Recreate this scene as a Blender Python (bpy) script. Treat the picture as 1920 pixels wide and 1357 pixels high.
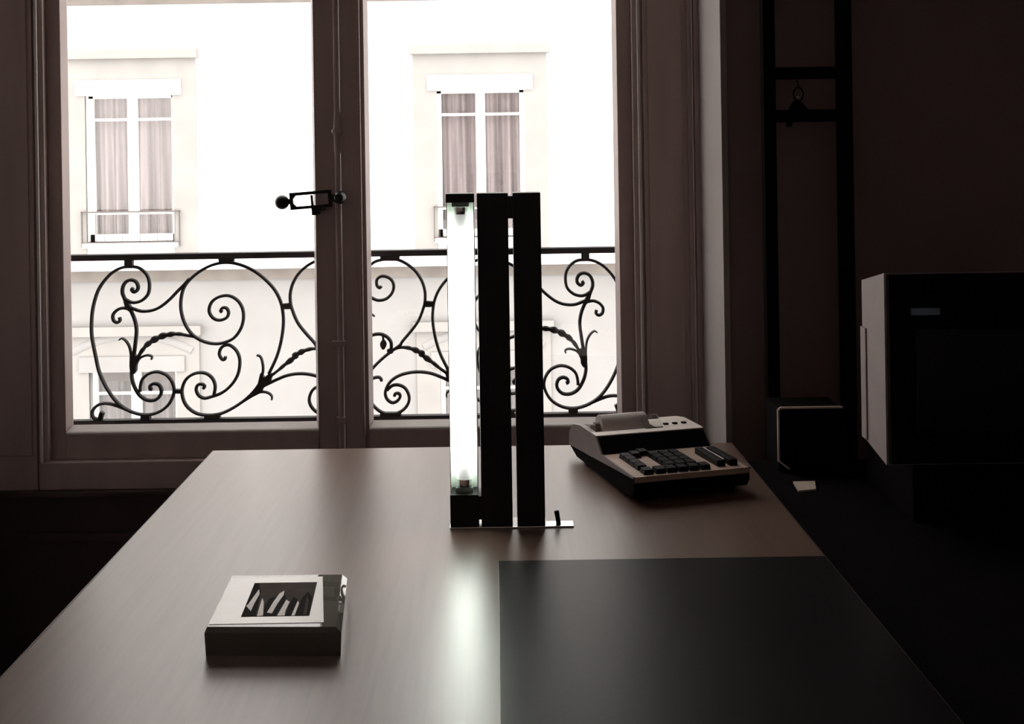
import bpy, bmesh, math, random
from mathutils import Vector, Matrix
random.seed(7)
S = bpy.context.scene
C = S.collection
for o in list(bpy.data.objects):
    bpy.data.objects.remove(o)

# ------------------------------------------------------------------ camera
F = 2167.0            # focal length in pixels of the 1920x1357 frame
VX, VY = 924.0, 286.0  # where the lens axis meets the picture (rising/falling front)
ROLL = 0.0153
EYE = 1.38
cam_d = bpy.data.cameras.new('camera')
cam = bpy.data.objects.new('camera', cam_d)
C.objects.link(cam)
cam_d.sensor_width = 36.0
cam_d.sensor_fit = 'HORIZONTAL'
cam_d.lens = F / 1920 * 36.0
cam_d.shift_x = (960 - VX) / 1920
cam_d.shift_y = (VY - 678.5) / 1920
cam_d.clip_start = 0.02
cam_d.clip_end = 200
cr, sr = math.cos(ROLL), math.sin(ROLL)
cam.matrix_world = Matrix(((cr, sr, 0, 0), (0, 0, -1, 0), (-sr, cr, 0, EYE), (0, 0, 0, 1)))
S.camera = cam

# ------------------------------------------------------------------ light, exposure
w = bpy.data.worlds.new('overcast_sky')
S.world = w
w.use_nodes = True
bg = w.node_tree.nodes['Background']
bg.inputs['Color'].default_value = (1.0, 0.962, 0.922, 1)
bg.inputs['Strength'].default_value = 4.7
S.view_settings.view_transform = 'Standard'
S.view_settings.look = 'None'
S.view_settings.gamma = 1.0
S.view_settings.use_curve_mapping = False
S.view_settings.exposure = 0.12


# ------------------------------------------------------------------ helpers
def un(px, py):
    u, v = px - VX, VY - py
    return u * cr + v * sr, -u * sr + v * cr


def P(px, py, Y):            # a pixel seen at depth Y
    a, b = un(px, py)
    return Vector((a / F * Y, Y, EYE + b / F * Y))


def D(px, py, z):            # a pixel on the level plane z
    a, b = un(px, py)
    Y = (EYE - z) * F / -b
    return Vector((a / F * Y, Y, z))


def cc(c):
    return (c[0], c[1], c[2], 1)


def mat(name, col, rough=0.5, metal=0.0, spec=0.5, var=0.0, scale=8.0, stretch=(1, 1, 1), bump=0.0, bscale=60.0,
        coat=0.0, coat_rough=0.1, emit=None, estr=0.0, coords='Object', rvar=0.0, ior=None, detail=4):
    m = bpy.data.materials.new(name)
    m.use_nodes = True
    nt = m.node_tree
    b = nt.nodes['Principled BSDF']
    b.inputs['Base Color'].default_value = cc(col)
    b.inputs['Roughness'].default_value = rough
    b.inputs['Metallic'].default_value = metal
    b.inputs['Specular IOR Level'].default_value = spec
    b.inputs['Coat Weight'].default_value = coat
    b.inputs['Coat Roughness'].default_value = coat_rough
    if ior:
        b.inputs['IOR'].default_value = ior
    if emit:
        b.inputs['Emission Color'].default_value = cc(emit)
        b.inputs['Emission Strength'].default_value = estr
    tc = nt.nodes.new('ShaderNodeTexCoord')
    mp = nt.nodes.new('ShaderNodeMapping')
    mp.inputs['Scale'].default_value = stretch
    nt.links.new(tc.outputs[coords], mp.inputs['Vector'])
    if var > 0 or rvar > 0:
        n = nt.nodes.new('ShaderNodeTexNoise')
        n.inputs['Scale'].default_value = scale
        n.inputs['Detail'].default_value = detail
        nt.links.new(mp.outputs['Vector'], n.inputs['Vector'])
        if var > 0:
            r = nt.nodes.new('ShaderNodeValToRGB')
            r.color_ramp.elements[0].position = 0.3
            r.color_ramp.elements[1].position = 0.7
            r.color_ramp.elements[0].color = cc([c * (1 - var) for c in col])
            r.color_ramp.elements[1].color = cc([min(1, c * (1 + var)) for c in col])
            nt.links.new(n.outputs['Fac'], r.inputs['Fac'])
            nt.links.new(r.outputs['Color'], b.inputs['Base Color'])
        if rvar > 0:
            q = nt.nodes.new('ShaderNodeMapRange')
            q.inputs['To Min'].default_value = rough - rvar
            q.inputs['To Max'].default_value = rough + rvar
            nt.links.new(n.outputs['Fac'], q.inputs['Value'])
            nt.links.new(q.outputs['Result'], b.inputs['Roughness'])
    if bump > 0:
        n2 = nt.nodes.new('ShaderNodeTexNoise')
        n2.inputs['Scale'].default_value = bscale
        n2.inputs['Detail'].default_value = 3
        nt.links.new(mp.outputs['Vector'], n2.inputs['Vector'])
        bp = nt.nodes.new('ShaderNodeBump')
        bp.inputs['Strength'].default_value = bump
        bp.inputs['Distance'].default_value = 0.002
        nt.links.new(n2.outputs['Fac'], bp.inputs['Height'])
        nt.links.new(bp.outputs['Normal'], b.inputs['Normal'])
    return m


def pane_mat(name, tint=(1, 1, 1)):      # thin window glass: clear with a fresnel reflection
    m = bpy.data.materials.new(name)
    m.use_nodes = True
    nt = m.node_tree
    nt.nodes.remove(nt.nodes['Principled BSDF'])
    out = nt.nodes['Material Output']
    t = nt.nodes.new('ShaderNodeBsdfTransparent')
    t.inputs['Color'].default_value = cc(tint)
    g = nt.nodes.new('ShaderNodeBsdfGlossy')
    g.inputs['Roughness'].default_value = 0.02
    lw = nt.nodes.new('ShaderNodeLayerWeight')
    lw.inputs['Blend'].default_value = 0.5
    pw_ = nt.nodes.new('ShaderNodeMath')
    pw_.operation = 'POWER'
    pw_.inputs[1].default_value = 5.0
    nt.links.new(lw.outputs['Facing'], pw_.inputs[0])
    f = nt.nodes.new('ShaderNodeMath')
    f.operation = 'MULTIPLY_ADD'
    f.inputs[1].default_value = 0.95
    f.inputs[2].default_value = 0.04
    nt.links.new(pw_.outputs[0], f.inputs[0])
    x = nt.nodes.new('ShaderNodeMixShader')
    nt.links.new(f.outputs[0], x.inputs[0])
    nt.links.new(t.outputs[0], x.inputs[1])
    nt.links.new(g.outputs[0], x.inputs[2])
    nt.links.new(x.outputs[0], out.inputs['Surface'])
    return m


def glass_mat(name, col, rough=0.0, trans=1.0):
    m = bpy.data.materials.new(name)
    m.use_nodes = True
    b = m.node_tree.nodes['Principled BSDF']
    b.inputs['Base Color'].default_value = cc(col)
    b.inputs['Transmission Weight'].default_value = trans
    b.inputs['Roughness'].default_value = rough
    b.inputs['IOR'].default_value = 1.5
    return m


M = {}
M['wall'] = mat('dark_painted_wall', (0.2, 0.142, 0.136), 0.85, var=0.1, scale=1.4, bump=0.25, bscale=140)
M['ceil'] = mat('ceiling_paint', (0.82, 0.76, 0.73), 0.9, var=0.06, scale=2)
M['floor'] = mat('dark_parquet', (0.03, 0.018, 0.014), 0.55, var=0.35, scale=3, stretch=(6, 1, 1))
M['wood_paint'] = mat('brown_grey_window_paint', (0.5, 0.39, 0.365), 0.42, var=0.1, scale=5, stretch=(4, 4, .6), bump=0.12, bscale=90)
M['reveal'] = mat('pale_reveal_plaster', (0.27, 0.235, 0.225), 0.7, var=0.06, scale=6, bump=0.2, bscale=120)
M['bead'] = mat('pale_bead_paint', (0.78, 0.72, 0.69), 0.2, var=0.05, scale=10)
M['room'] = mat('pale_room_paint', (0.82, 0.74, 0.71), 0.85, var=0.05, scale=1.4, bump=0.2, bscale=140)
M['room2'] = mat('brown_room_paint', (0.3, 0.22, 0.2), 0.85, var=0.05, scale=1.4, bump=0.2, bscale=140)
M['breast'] = mat('shaded_brown_paint', (0.06, 0.042, 0.038), 0.5, var=0.1, scale=6)  # darkened: the dimmer light below the sill is put into the paint
M['iron'] = mat('black_iron', (0.008, 0.006, 0.006), 0.65, spec=0.2, var=0.3, scale=30, bump=0.2)
M['latch'] = mat('dark_bronze', (0.01, 0.008, 0.007), 0.4, spec=0.4, var=0.25, scale=30)
M['pane'] = pane_mat('window_glass')
M['far_pane'] = pane_mat('far_window_glass', (0.93, 0.92, 0.92))
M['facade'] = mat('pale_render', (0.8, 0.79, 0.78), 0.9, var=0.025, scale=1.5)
M['stone'] = mat('beige_stone', (0.252, 0.242, 0.231), 0.9, var=0.06, scale=3, bump=0.2, bscale=30)
M['stone_shade'] = mat('shaded_stone', (0.17, 0.15, 0.135), 0.9, var=0.15, scale=4)  # darker stone: the shadow under the ledge is put into its colour
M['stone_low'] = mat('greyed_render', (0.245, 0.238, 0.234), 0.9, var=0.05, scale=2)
M['far_frame'] = mat('white_window_paint', (0.85, 0.84, 0.82), 0.5)
M['curtain'] = mat('mauve_net_curtain', (0.3, 0.268, 0.27), 0.9, var=0.32, scale=3, stretch=(8, 1, .15))  # streaked tone paints in the shade between the folds
M['curtain_dark'] = mat('dark_net_curtain', (0.17, 0.155, 0.152), 0.9, var=0.4, scale=3, stretch=(8, 1, .15))  # fold shade painted in as vertical streaks here too
M['blind'] = mat('brown_blind', (0.12, 0.095, 0.085), 0.9, var=0.2, scale=4)
M['guard'] = mat('faded_brown_iron', (0.09, 0.075, 0.07), 0.6, var=0.1, scale=20)
M['street'] = mat('asphalt', (0.12, 0.115, 0.11), 0.9, var=0.2, scale=3)
M['roof'] = mat('zinc_roof', (0.2, 0.2, 0.21), 0.5, var=0.1, scale=2)


def wood_mat():
    m = mat('walnut_laminate', (0.17, 0.105, 0.09), 0.34, spec=0.72)
    nt = m.node_tree
    b = nt.nodes['Principled BSDF']
    tc = nt.nodes.new('ShaderNodeTexCoord')
    mp = nt.nodes.new('ShaderNodeMapping')
    mp.inputs['Scale'].default_value = (26, 1.3, 1)
    n = nt.nodes.new('ShaderNodeTexNoise')
    n.inputs['Scale'].default_value = 3.2
    n.inputs['Detail'].default_value = 7
    n.inputs['Distortion'].default_value = 0.6
    r = nt.nodes.new('ShaderNodeValToRGB')
    r.color_ramp.elements[0].position = 0.3
    r.color_ramp.elements[1].position = 0.72
    r.color_ramp.elements[0].color = (0.112, 0.064, 0.048, 1)
    r.color_ramp.elements[1].color = (0.142, 0.084, 0.063, 1)
    nt.links.new(tc.outputs['Object'], mp.inputs['Vector'])
    nt.links.new(mp.outputs['Vector'], n.inputs['Vector'])
    nt.links.new(n.outputs['Fac'], r.inputs['Fac'])
    nt.links.new(r.outputs['Color'], b.inputs['Base Color'])
    return m


M['desk'] = wood_mat()
M['desk_edge'] = mat('dark_desk_edge', (0.05, 0.028, 0.022), 0.45, var=0.2, scale=20)
M['pad'] = mat('black_leatherette', (0.012, 0.011, 0.011), 0.36, spec=0.09, var=0.15, scale=300)
M['steel'] = mat('black_steel', (0.02, 0.018, 0.018), 0.4, metal=0.3, var=0.2, scale=10)
M['black'] = mat('black_lacquer', (0.006, 0.006, 0.006), 0.42, spec=0.35, var=0.4, scale=40, stretch=(3, 3, .3))
M['matt_black'] = mat('matt_black', (0.006, 0.005, 0.005), 0.8, spec=0.02, var=0.2, scale=10)
M['chrome'] = mat('polished_metal', (0.85, 0.85, 0.84), 0.12, metal=1.0, var=0.03, scale=30)
M['reflector'] = mat('white_reflector', (0.8, 0.84, 0.8), 0.35, spec=0.5, var=0.02, scale=10)
M['socket'] = mat('grey_green_socket', (0.32, 0.38, 0.34), 0.4, var=0.1, scale=40)
M['tube'] = mat('lit_fluorescent_tube', (0.9, 0.95, 0.92), 0.3, emit=(0.97, 1.0, 0.94), estr=14.0)


def tube_ends(m, lo, hi, strength):
    """a fluorescent tube glows less beside its electrodes"""
    nt = m.node_tree
    tc = nt.nodes.new('ShaderNodeTexCoord')
    sp = nt.nodes.new('ShaderNodeSeparateXYZ')
    nt.links.new(tc.outputs['Generated'], sp.inputs[0])
    rp_ = nt.nodes.new('ShaderNodeValToRGB')
    e = rp_.color_ramp.elements
    e[0].position, e[1].position = 0.0, 1.0
    e[0].color = e[1].color = (.02, .02, .02, 1)
    for pos, val in ((lo * .5, .05), (lo, 1), (hi, 1), (1 - (1 - hi) * .5, .05)):
        el = e.new(pos)
        el.color = (val, val, val, 1)
    mu = nt.nodes.new('ShaderNodeMath')
    mu.operation = 'MULTIPLY'
    mu.inputs[1].default_value = strength
    nt.links.new(sp.outputs['Z'], rp_.inputs['Fac'])
    nt.links.new(rp_.outputs['Color'], mu.inputs[0])
    nt.links.new(mu.outputs[0], nt.nodes['Principled BSDF'].inputs['Emission Strength'])


tube_ends(M['tube'], .09, .91, 14.5)
M['beige'] = mat('beige_plastic', (0.38, 0.265, 0.205), 0.5, var=0.08, scale=25, bump=0.15, bscale=500)
M['shell'] = mat('brown_grey_plastic', (0.155, 0.115, 0.105), 0.5, var=0.08, scale=25, bump=0.15, bscale=500)
M['top_plastic'] = mat('pale_grey_plastic', (0.72, 0.64, 0.58), 0.5, var=0.06, scale=25, bump=0.15, bscale=500)
M['key'] = mat('black_key', (0.005, 0.004, 0.004), 0.5, spec=0.12, var=0.2, scale=60)
M['whitish'] = mat('white_glint', (0.74, 0.7, 0.68), 0.8, var=0.03, scale=20)  # white used only for the painted glint on the bar key
M['roll'] = mat('paper_roll', (0.5, 0.44, 0.42), 0.8, var=0.05, scale=20)
M['card'] = mat('white_card', (0.92, 0.88, 0.86), 0.32, var=0.03, scale=20)
M['print_grey'] = mat('print_grey', (0.07, 0.055, 0.05), 0.8, spec=0.03, var=0.15, scale=40)
M['print_black'] = mat('print_black', (0.012, 0.01, 0.01), 0.8, spec=0.03, var=0.2, scale=40)
M['print_white'] = mat('print_white', (0.9, 0.85, 0.82), 0.8, spec=0.03, var=0.06, scale=90)
M['block'] = glass_mat('thick_green_black_glass', (0.36, 0.34, 0.29), 0.0, 0.6)
M['clear'] = glass_mat('clear_acrylic', (0.95, 0.97, 0.95))
M['housing'] = mat('grey_brown_housing', (0.3, 0.24, 0.23), 0.5, var=0.06, scale=20, bump=0.15, bscale=400)
M['screen'] = mat('dark_screen_glass', (0.006, 0.006, 0.007), 0.3, spec=0.3, var=0.2, scale=10)
M['badge_glint'] = mat('bluish_glint', (0.2, 0.28, 0.4), 0.35, metal=0.4, var=0.05, scale=40)  # blue of a reflection put into the plate's colour
M['rim'] = mat('pale_rim', (0.55, 0.45, 0.38), 0.35, var=0.06, scale=30)


def xf(parent):
    return parent['_m'] if False else WM[parent.name]


WM = {}


class MB:
    def __init__(s):
        s.v, s.f, s.smooth = [], [], []

    def add(s, vs, fs, smooth=False):
        k = len(s.v)
        s.v += [Vector(p) for p in vs]
        s.f += [tuple(i + k for i in f) for f in fs]
        s.smooth += [smooth] * len(fs)
        return s

    def box(s, x0, x1, y0, y1, z0, z1, ch=0.0):
        if ch <= 0:
            vs = [(x, y, z) for x in (x0, x1) for y in (y0, y1) for z in (z0, z1)]
            return s.add(vs, [(0, 1, 3, 2), (4, 6, 7, 5), (0, 4, 5, 1), (2, 3, 7, 6), (0, 2, 6, 4), (1, 5, 7, 3)])
        bm = bmesh.new()
        bmesh.ops.create_cube(bm, size=1)
        for v in bm.verts:
            v.co = Vector(((x0 + x1) / 2 + v.co.x * (x1 - x0), (y0 + y1) / 2 + v.co.y * (y1 - y0), (z0 + z1) / 2 + v.co.z * (z1 - z0)))
        bmesh.ops.bevel(bm, geom=bm.edges[:], offset=ch, segments=2, profile=0.7, affect='EDGES')
        bm.verts.index_update()
        s.add([v.co.copy() for v in bm.verts], [tuple(v.index for v in f.verts) for f in bm.faces])
        bm.free()
        return s

    def prism(s, poly, axis, a, b):
        """poly: 2-D points of the outline; extruded along axis from a to b"""
        def m(p, t):
            return {'x': (t, p[0], p[1]), 'y': (p[0], t, p[1]), 'z': (p[0], p[1], t)}[axis]
        n = len(poly)
        vs = [m(p, a) for p in poly] + [m(p, b) for p in poly]
        fs = [tuple(range(n - 1, -1, -1)), tuple(range(n, 2 * n))]
        fs += [(i, (i + 1) % n, n + (i + 1) % n, n + i) for i in range(n)]
        return s.add(vs, fs)

    def lathe(s, prof, base=(0, 0, 0), axis='z', n=20):
        """prof: (r, h) pairs along the axis"""
        b = Vector(base)
        vs, fs = [], []
        for r, h in prof:
            for i in range(n):
                t = 2 * math.pi * i / n
                c, q = r * math.cos(t), r * math.sin(t)
                vs.append(b + Vector({'z': (c, q, h), 'x': (h, c, q), 'y': (c, h, q)}[axis]))
        m = len(prof)
        for j in range(m - 1):
            for i in range(n):
                fs.append((j * n + i, j * n + (i + 1) % n, (j + 1) * n + (i + 1) % n, (j + 1) * n + i))
        fs.append(tuple(range(n)))
        fs.append(tuple((m - 1) * n + i for i in range(n - 1, -1, -1)))
        return s.add(vs, fs, True)

    def tube(s, pts, r, n=8):
        pts = [Vector(p) for p in pts]
        rs = r if isinstance(r, (list, tuple)) else [r] * len(pts)
        vs, fs = [], []
        ref = Vector((0.13, 0.31, 0.94)).normalized()
        for k, p in enumerate(pts):
            t = (pts[min(k + 1, len(pts) - 1)] - pts[max(k - 1, 0)]).normalized()
            if abs(t.dot(ref)) > 0.95:
                ref = Vector((0.9, 0.3, 0.1)).normalized()
            a = t.cross(ref).normalized()
            b = t.cross(a)
            ref = a.cross(t) * -1 if False else ref
            for i in range(n):
                q = 2 * math.pi * i / n
                vs.append(p + (a * math.cos(q) + b * math.sin(q)) * rs[k])
        for k in range(len(pts) - 1):
            for i in range(n):
                fs.append((k * n + i, k * n + (i + 1) % n, (k + 1) * n + (i + 1) % n, (k + 1) * n + i))
        fs.append(tuple(range(n - 1, -1, -1)))
        fs.append(tuple((len(pts) - 1) * n + i for i in range(n)))
        return s.add(vs, fs, True)

    def ribbon(s, pts, ws, y0, y1):
        """bar that follows a planar path in X-Z: width ws in the plane, from depth y0 to y1"""
        vs, fs = [], []
        m = len(pts)
        ym, e = (y0 + y1) / 2, (y1 - y0) / 2
        for k in range(m):
            a, b = pts[max(k - 1, 0)], pts[min(k + 1, m - 1)]
            tx, tz = b[0] - a[0], b[1] - a[1]
            L = math.hypot(tx, tz) or 1
            nx, nz = -tz / L, tx / L
            h = ws[k] / 2
            for q, yy in ((1, ym - e * .55), (1, ym + e * .55), (.55, ym + e), (-.55, ym + e), (-1, ym + e * .55), (-1, ym - e * .55), (-.55, ym - e), (.55, ym - e)):
                vs.append((pts[k][0] + nx * h * q, yy, pts[k][1] + nz * h * q))
        for k in range(m - 1):
            for i in range(8):
                fs.append((k * 8 + i, k * 8 + (i + 1) % 8, (k + 1) * 8 + (i + 1) % 8, (k + 1) * 8 + i))
        fs.append(tuple(range(7, -1, -1)))
        fs.append(tuple((m - 1) * 8 + i for i in range(8)))
        return s.add(vs, fs, True)

    def mesh(s, name, inv=None):
        me = bpy.data.meshes.new(name)
        vs = [inv @ v for v in s.v] if inv else s.v
        me.from_pydata([tuple(v) for v in vs], [], s.f)
        me.polygons.foreach_set('use_smooth', s.smooth)
        bm = bmesh.new()
        bm.from_mesh(me)
        bmesh.ops.recalc_face_normals(bm, faces=bm.faces[:])
        bm.to_mesh(me)
        bm.free()
        me.update()
        return me

    def build(s, name, m, parent=None, local=False, sharp=40):
        """local=False: the shape is given in the world's metres; local=True: in its parent's own frame"""
        inv = WM[parent.name].inverted() if (parent is not None and not local) else None
        me = s.mesh(name, inv)
        me.materials.append(M[m])
        if any(s.smooth):
            me.set_sharp_from_angle(angle=math.radians(sharp))
        o = bpy.data.objects.new(name, me)
        C.objects.link(o)
        o.parent = parent
        WM[o.name] = WM[parent.name].copy() if parent is not None else Matrix()
        return o


def tag(o, label, cat=None, group=None, kind=None):
    if label:
        o['label'] = label
    if cat:
        o['category'] = cat
    if group:
        o['group'] = group
    if kind:
        o['kind'] = kind
    return o


def thing(name, label, cat, loc=(0, 0, 0), rz=0.0, kind=None):
    o = bpy.data.objects.new(name, None)
    C.objects.link(o)
    o.empty_display_size = 0.05
    o.location = loc
    o.rotation_euler = (0, 0, rz)
    WM[o.name] = Matrix.Translation(Vector(loc)) @ Matrix.Rotation(rz, 4, 'Z')
    return tag(o, label, cat, None, kind)


def place(src, parent, loc):            # another copy of a piece, sharing its mesh
    o = bpy.data.objects.new(src.name.split('.')[0], src.data)
    C.objects.link(o)
    o.parent = parent
    o.location = loc
    WM[o.name] = WM[parent.name] @ Matrix.Translation(Vector(loc))
    return o


def B(name, m, parent, x0, x1, y0, y1, z0, z1, ch=0.0, local=False):
    return MB().box(x0, x1, y0, y1, z0, z1, ch).build(name, m, parent, local)


def grid_wall(mb, xs, zs, holes, y0, y1):
    """a wall slab from y0 to y1 with rectangular openings"""
    xs = sorted(set([round(x, 4) for x in xs] + [round(h[i], 4) for h in holes for i in (0, 1)]))
    zs = sorted(set([round(z, 4) for z in zs] + [round(h[i], 4) for h in holes for i in (2, 3)]))

    def solid(i, j):
        if i < 0 or j < 0 or i >= len(xs) - 1 or j >= len(zs) - 1:
            return False
        x, z = (xs[i] + xs[i + 1]) / 2, (zs[j] + zs[j + 1]) / 2
        return not any(h[0] < x < h[1] and h[2] < z < h[3] for h in holes)
    for i in range(len(xs) - 1):
        for j in range(len(zs) - 1):
            if not solid(i, j):
                continue
            a, b, c, d = xs[i], xs[i + 1], zs[j], zs[j + 1]
            mb.add([(a, y0, c), (b, y0, c), (b, y0, d), (a, y0, d)], [(0, 1, 2, 3)])
            mb.add([(a, y1, c), (b, y1, c), (b, y1, d), (a, y1, d)], [(3, 2, 1, 0)])
            for (di, dj, q) in ((-1, 0, [(a, c), (a, d)]), (1, 0, [(b, c), (b, d)]), (0, -1, [(a, c), (b, c)]), (0, 1, [(a, d), (b, d)])):
                if not solid(i + di, j + dj):
                    (p, r), (s_, t) = q
                    mb.add([(p, y0, r), (s_, y0, t), (s_, y1, t), (p, y1, r)], [(0, 1, 2, 3)])
    return mb


# ------------------------------------------------------------------ the room
YI, YW, YO = 2.67, 3.0, 3.22          # inner wall face, window plane, outer wall face
XM = -0.397                           # middle of the window
XR = 0.531                            # right reveal
XL = 2 * XM - XR
ZT = 2.9                              # head of the recess
RX0, RX1, RY0, CE = -2.0, 1.95, -1.25, 3.1

tag(B('floor', 'floor', None, RX0, RX1, RY0, YI, -0.12, 0), 'dark wooden floor of the room', kind='structure')
tag(B('ceiling', 'ceil', None, RX0, RX1, RY0, YI, CE, CE + 0.12), 'pale painted ceiling of the room', kind='structure')
tag(B('wall_left', 'room', None, RX0 - 0.12, RX0, RY0, YI, 0, CE), 'pale left wall of the room', kind='structure')
tag(B('wall_right', 'room2', None, RX1, RX1 + 0.12, RY0, YI, 0, CE), 'dark right wall of the room', kind='structure')
tag(B('wall_back', 'room', None, RX0, RX1, RY0 - 0.12, RY0, 0, CE), 'pale back wall of the room', kind='structure')
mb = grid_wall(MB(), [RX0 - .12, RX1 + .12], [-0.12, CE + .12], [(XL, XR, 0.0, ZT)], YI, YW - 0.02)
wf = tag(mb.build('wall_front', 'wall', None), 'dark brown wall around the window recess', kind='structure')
# masonry outside the window plane, and the breast below it
OX0, OX1 = XM - 0.80, XM + 0.80
mb = grid_wall(MB(), [RX0 - .12, RX1 + .12], [-0.12, CE + .12], [(OX0, OX1, 0.60, ZT - .06)], YW + .075, YO)
mb.build('outer_masonry', 'stone', wf)
B('window_breast', 'breast', wf, XL, XR, YW - .02, YW + .075, 0, 0.515)
B('breast_ledge', 'breast', wf, XL, XR, YW - .05, YW + .075, 0.515, 0.53, .004)
B('breast_panel_moulding', 'breast', wf, XL + .1, XR - .1, YW - .035, YW - .018, 0.40, 0.42, .004)
B('breast_panel_moulding', 'breast', wf, XL + .1, XR - .1, YW - .035, YW - .018, 0.08, 0.10, .004)
# splayed pale lining of the recess
B('reveal_lining', 'reveal', wf, XR - .003, XR + .012, YI - .004, YW - .04, 0, ZT, .002)
B('reveal_lining', 'reveal', wf, XL - .012, XL + .003, YI - .004, YW - .04, 0, ZT, .002)
B('reveal_lining', 'reveal', wf, XL - .012, XR + .012, YI - .004, YW - .02, ZT - .003, ZT + .012, .002)
B('outer_sill', 'stone', wf, OX0 - .02, OX1 + .02, YW + .075, YO + .05, 0.565, 0.602, .004)
tag(B('baseboard_front', 'wall', None, XR + .02, RX1, YI - .018, YI, 0, 0.12, .004), 'dark baseboard under the wall beside the window', kind='structure')

# ------------------------------------------------------------------ the casement window
win = thing('window_1', 'tall two leaf casement window with brown painted frame and bolt', None, (XM, YW, 0.53), 0, 'structure')
GB, GT = 0.683, ZT - .17              # glass bottom and top


def mir(x):
    return 2 * XM - x


def wbox(name, m, x0, x1, y0, y1, z0, z1, ch=.003, parent=None, both=False):
    o = B(name, m, parent or win, min(x0, x1), max(x0, x1), y0, y1, z0, z1, ch)
    if both:
        a, b = mir(x1), mir(x0)
        B(name, m, parent or win, min(a, b), max(a, b), y0, y1, z0, z1, ch)
    return o


wbox('sill_rail', 'wood_paint', mir(.385), .385, YW - .03, YW + .07, 0.53, 0.60)
wbox('head_rail', 'wood_paint', XL, XR, YW - .02, YW + .07, GT + .085, ZT)
wbox('jamb', 'wood_paint', .362, .388, YW - .022, YW + .07, .60, GT + .085, both=True)
wbox('shutter_panel', 'wood_paint', .388, .508, YW - .03, YW + .07, .53, GT + .085, both=True)
wbox('shutter_inner_panel', 'wood_paint', .40, .488, YW - .0345, YW - .028, .62, GT, .002, both=True)
wbox('moulding', 'bead', .3745, .3815, YW - .031, YW - .02, .60, GT + .085, .0025, both=True)
wbox('moulding', 'wood_paint', .5015, .5085, YW - .04, YW - .02, .53, ZT, .003, both=True)
wbox('moulding', 'bead', .511, .5145, YW - .046, YW - .02, .53, ZT, .0015, both=True)
wbox('moulding', 'wood_paint', .5165, .531, YW - .055, YW - .02, .53, ZT, .003, both=True)
for side in (-1, 1):
    # one leaf on each side of the middle
    xin = XM + side * 0.0655
    xout = XM + side * (.3246 - XM)
    lf = MB()
    z0, z1 = .60, GT + .085
    lf.box(min(xout, xout + side * .038), max(xout, xout + side * .038), YW, YW + .055, z0, z1, .003)
    xa, xb = xin, XM + side * .004
    lf.box(min(xa, xb), max(xa, xb), YW + .004, YW + .055, z0, z1, .003)
    lf.box(min(xin, xout), max(xin, xout), YW, YW + .055, z0, .664, .003)
    lf.box(min(xin, xout), max(xin, xout), YW, YW + .055, GT, z1, .003)
    leaf = lf.build('casement_leaf', 'wood_paint', win)
    a, b = min(xin, xout), max(xin, xout)
    B('glass_pane', 'pane', leaf, a - .004, b + .004, YW + .028, YW + .031, .66, GT + .004)
    # glazing beads: a sloped one that catches the sky along the foot, slim ones up the sides
    MB().prism([(YW + .001, .664), (YW + .027, .664), (YW + .027, .684), (YW + .004, .671), (YW + .001, .668)], 'x', a, b).build('glazing_bead', 'bead', leaf)
    MB().prism([(a, YW + .002), (a + .009, YW + .027), (a, YW + .027)], 'z', .67, GT).build('glazing_bead', 'wood_paint', leaf)
    MB().prism([(b, YW + .002), (b - .009, YW + .027), (b, YW + .027)], 'z', .67, GT).build('glazing_bead', 'wood_paint', leaf)
# overlapping cover strip of the right-hand leaf
wbox('cover_strip', 'wood_paint', XM + .004, XM + .056, YW - .012, YW + .006, .60, GT + .085, .003)
wbox('cover_strip_bead', 'bead', XM + .0035, XM + .0058, YW - .0145, YW - .010, .60, GT + .085, .001)
wbox('cover_strip_bead', 'wood_paint', XM + .046, XM + .050, YW - .0145, YW - .010, .60, GT + .085, .001)
# espagnolette bolt
XB = XM - .0045
bolt = MB().lathe([(.0075, .56), (.0075, ZT - .12)], (XB, YW - .014, 0), 'z', 14).build('bolt_rod', 'wood_paint', win)


def zat(px, py):
    return P(px, py, YW - .02).z


for y0, prof in ((250, [(.0075, -.05), (.009, -.045), (.009, -.038), (.0082, -.034), (.009, -.006), (.0115, 0), (.015, .003), (.015, .009), (.0105, .014), (.0085, .045), (.0075, .06)]),):
    z = zat(637, y0)
    MB().lathe([(r, z + h) for r, h in prof], (XB, YW - .014, 0), 'z', 18).build('bolt_collar', 'wood_paint', bolt)
for yy, hh, ww in ((640, .012, .021), (783, .014, .013)):
    z = zat(640, yy)
    B('bolt_guide', 'wood_paint', bolt, XB - ww, XB + .016 if yy < 700 else XB + .013, YW - .026, YW + .002, z - hh, z + .002, .003)
z = zat(640, 640)
B('bolt_guide_edge', 'bead', bolt, XB - .0215, XB + .0165, YW - .0275, YW - .024, z + .0005, z + .0022, .0008)
# swing handle: knob, slotted grip, pivot knob
hd = MB()
Yh = YW - .045
k0, k1 = P(529, 379, Yh), P(637, 370, Yh)
ax = (k1 - k0).normalized()
up = Vector((-ax.z, 0, ax.x))


def hp(a, b, y):                       # along the handle, across it
    p = k0 + ax * a + up * b
    return (p.x, y, p.z)


sc = Yh / F


def hbox(mb_, a0, a1, b0, b1, y0, y1):
    vs = [hp(a * sc, b * sc, y) for a in (a0, a1) for y in (y0, y1) for b in (b0, b1)]
    return mb_.add(vs, [(0, 1, 3, 2), (4, 6, 7, 5), (0, 4, 5, 1), (2, 3, 7, 6), (0, 2, 6, 4), (1, 5, 7, 3)])


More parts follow.
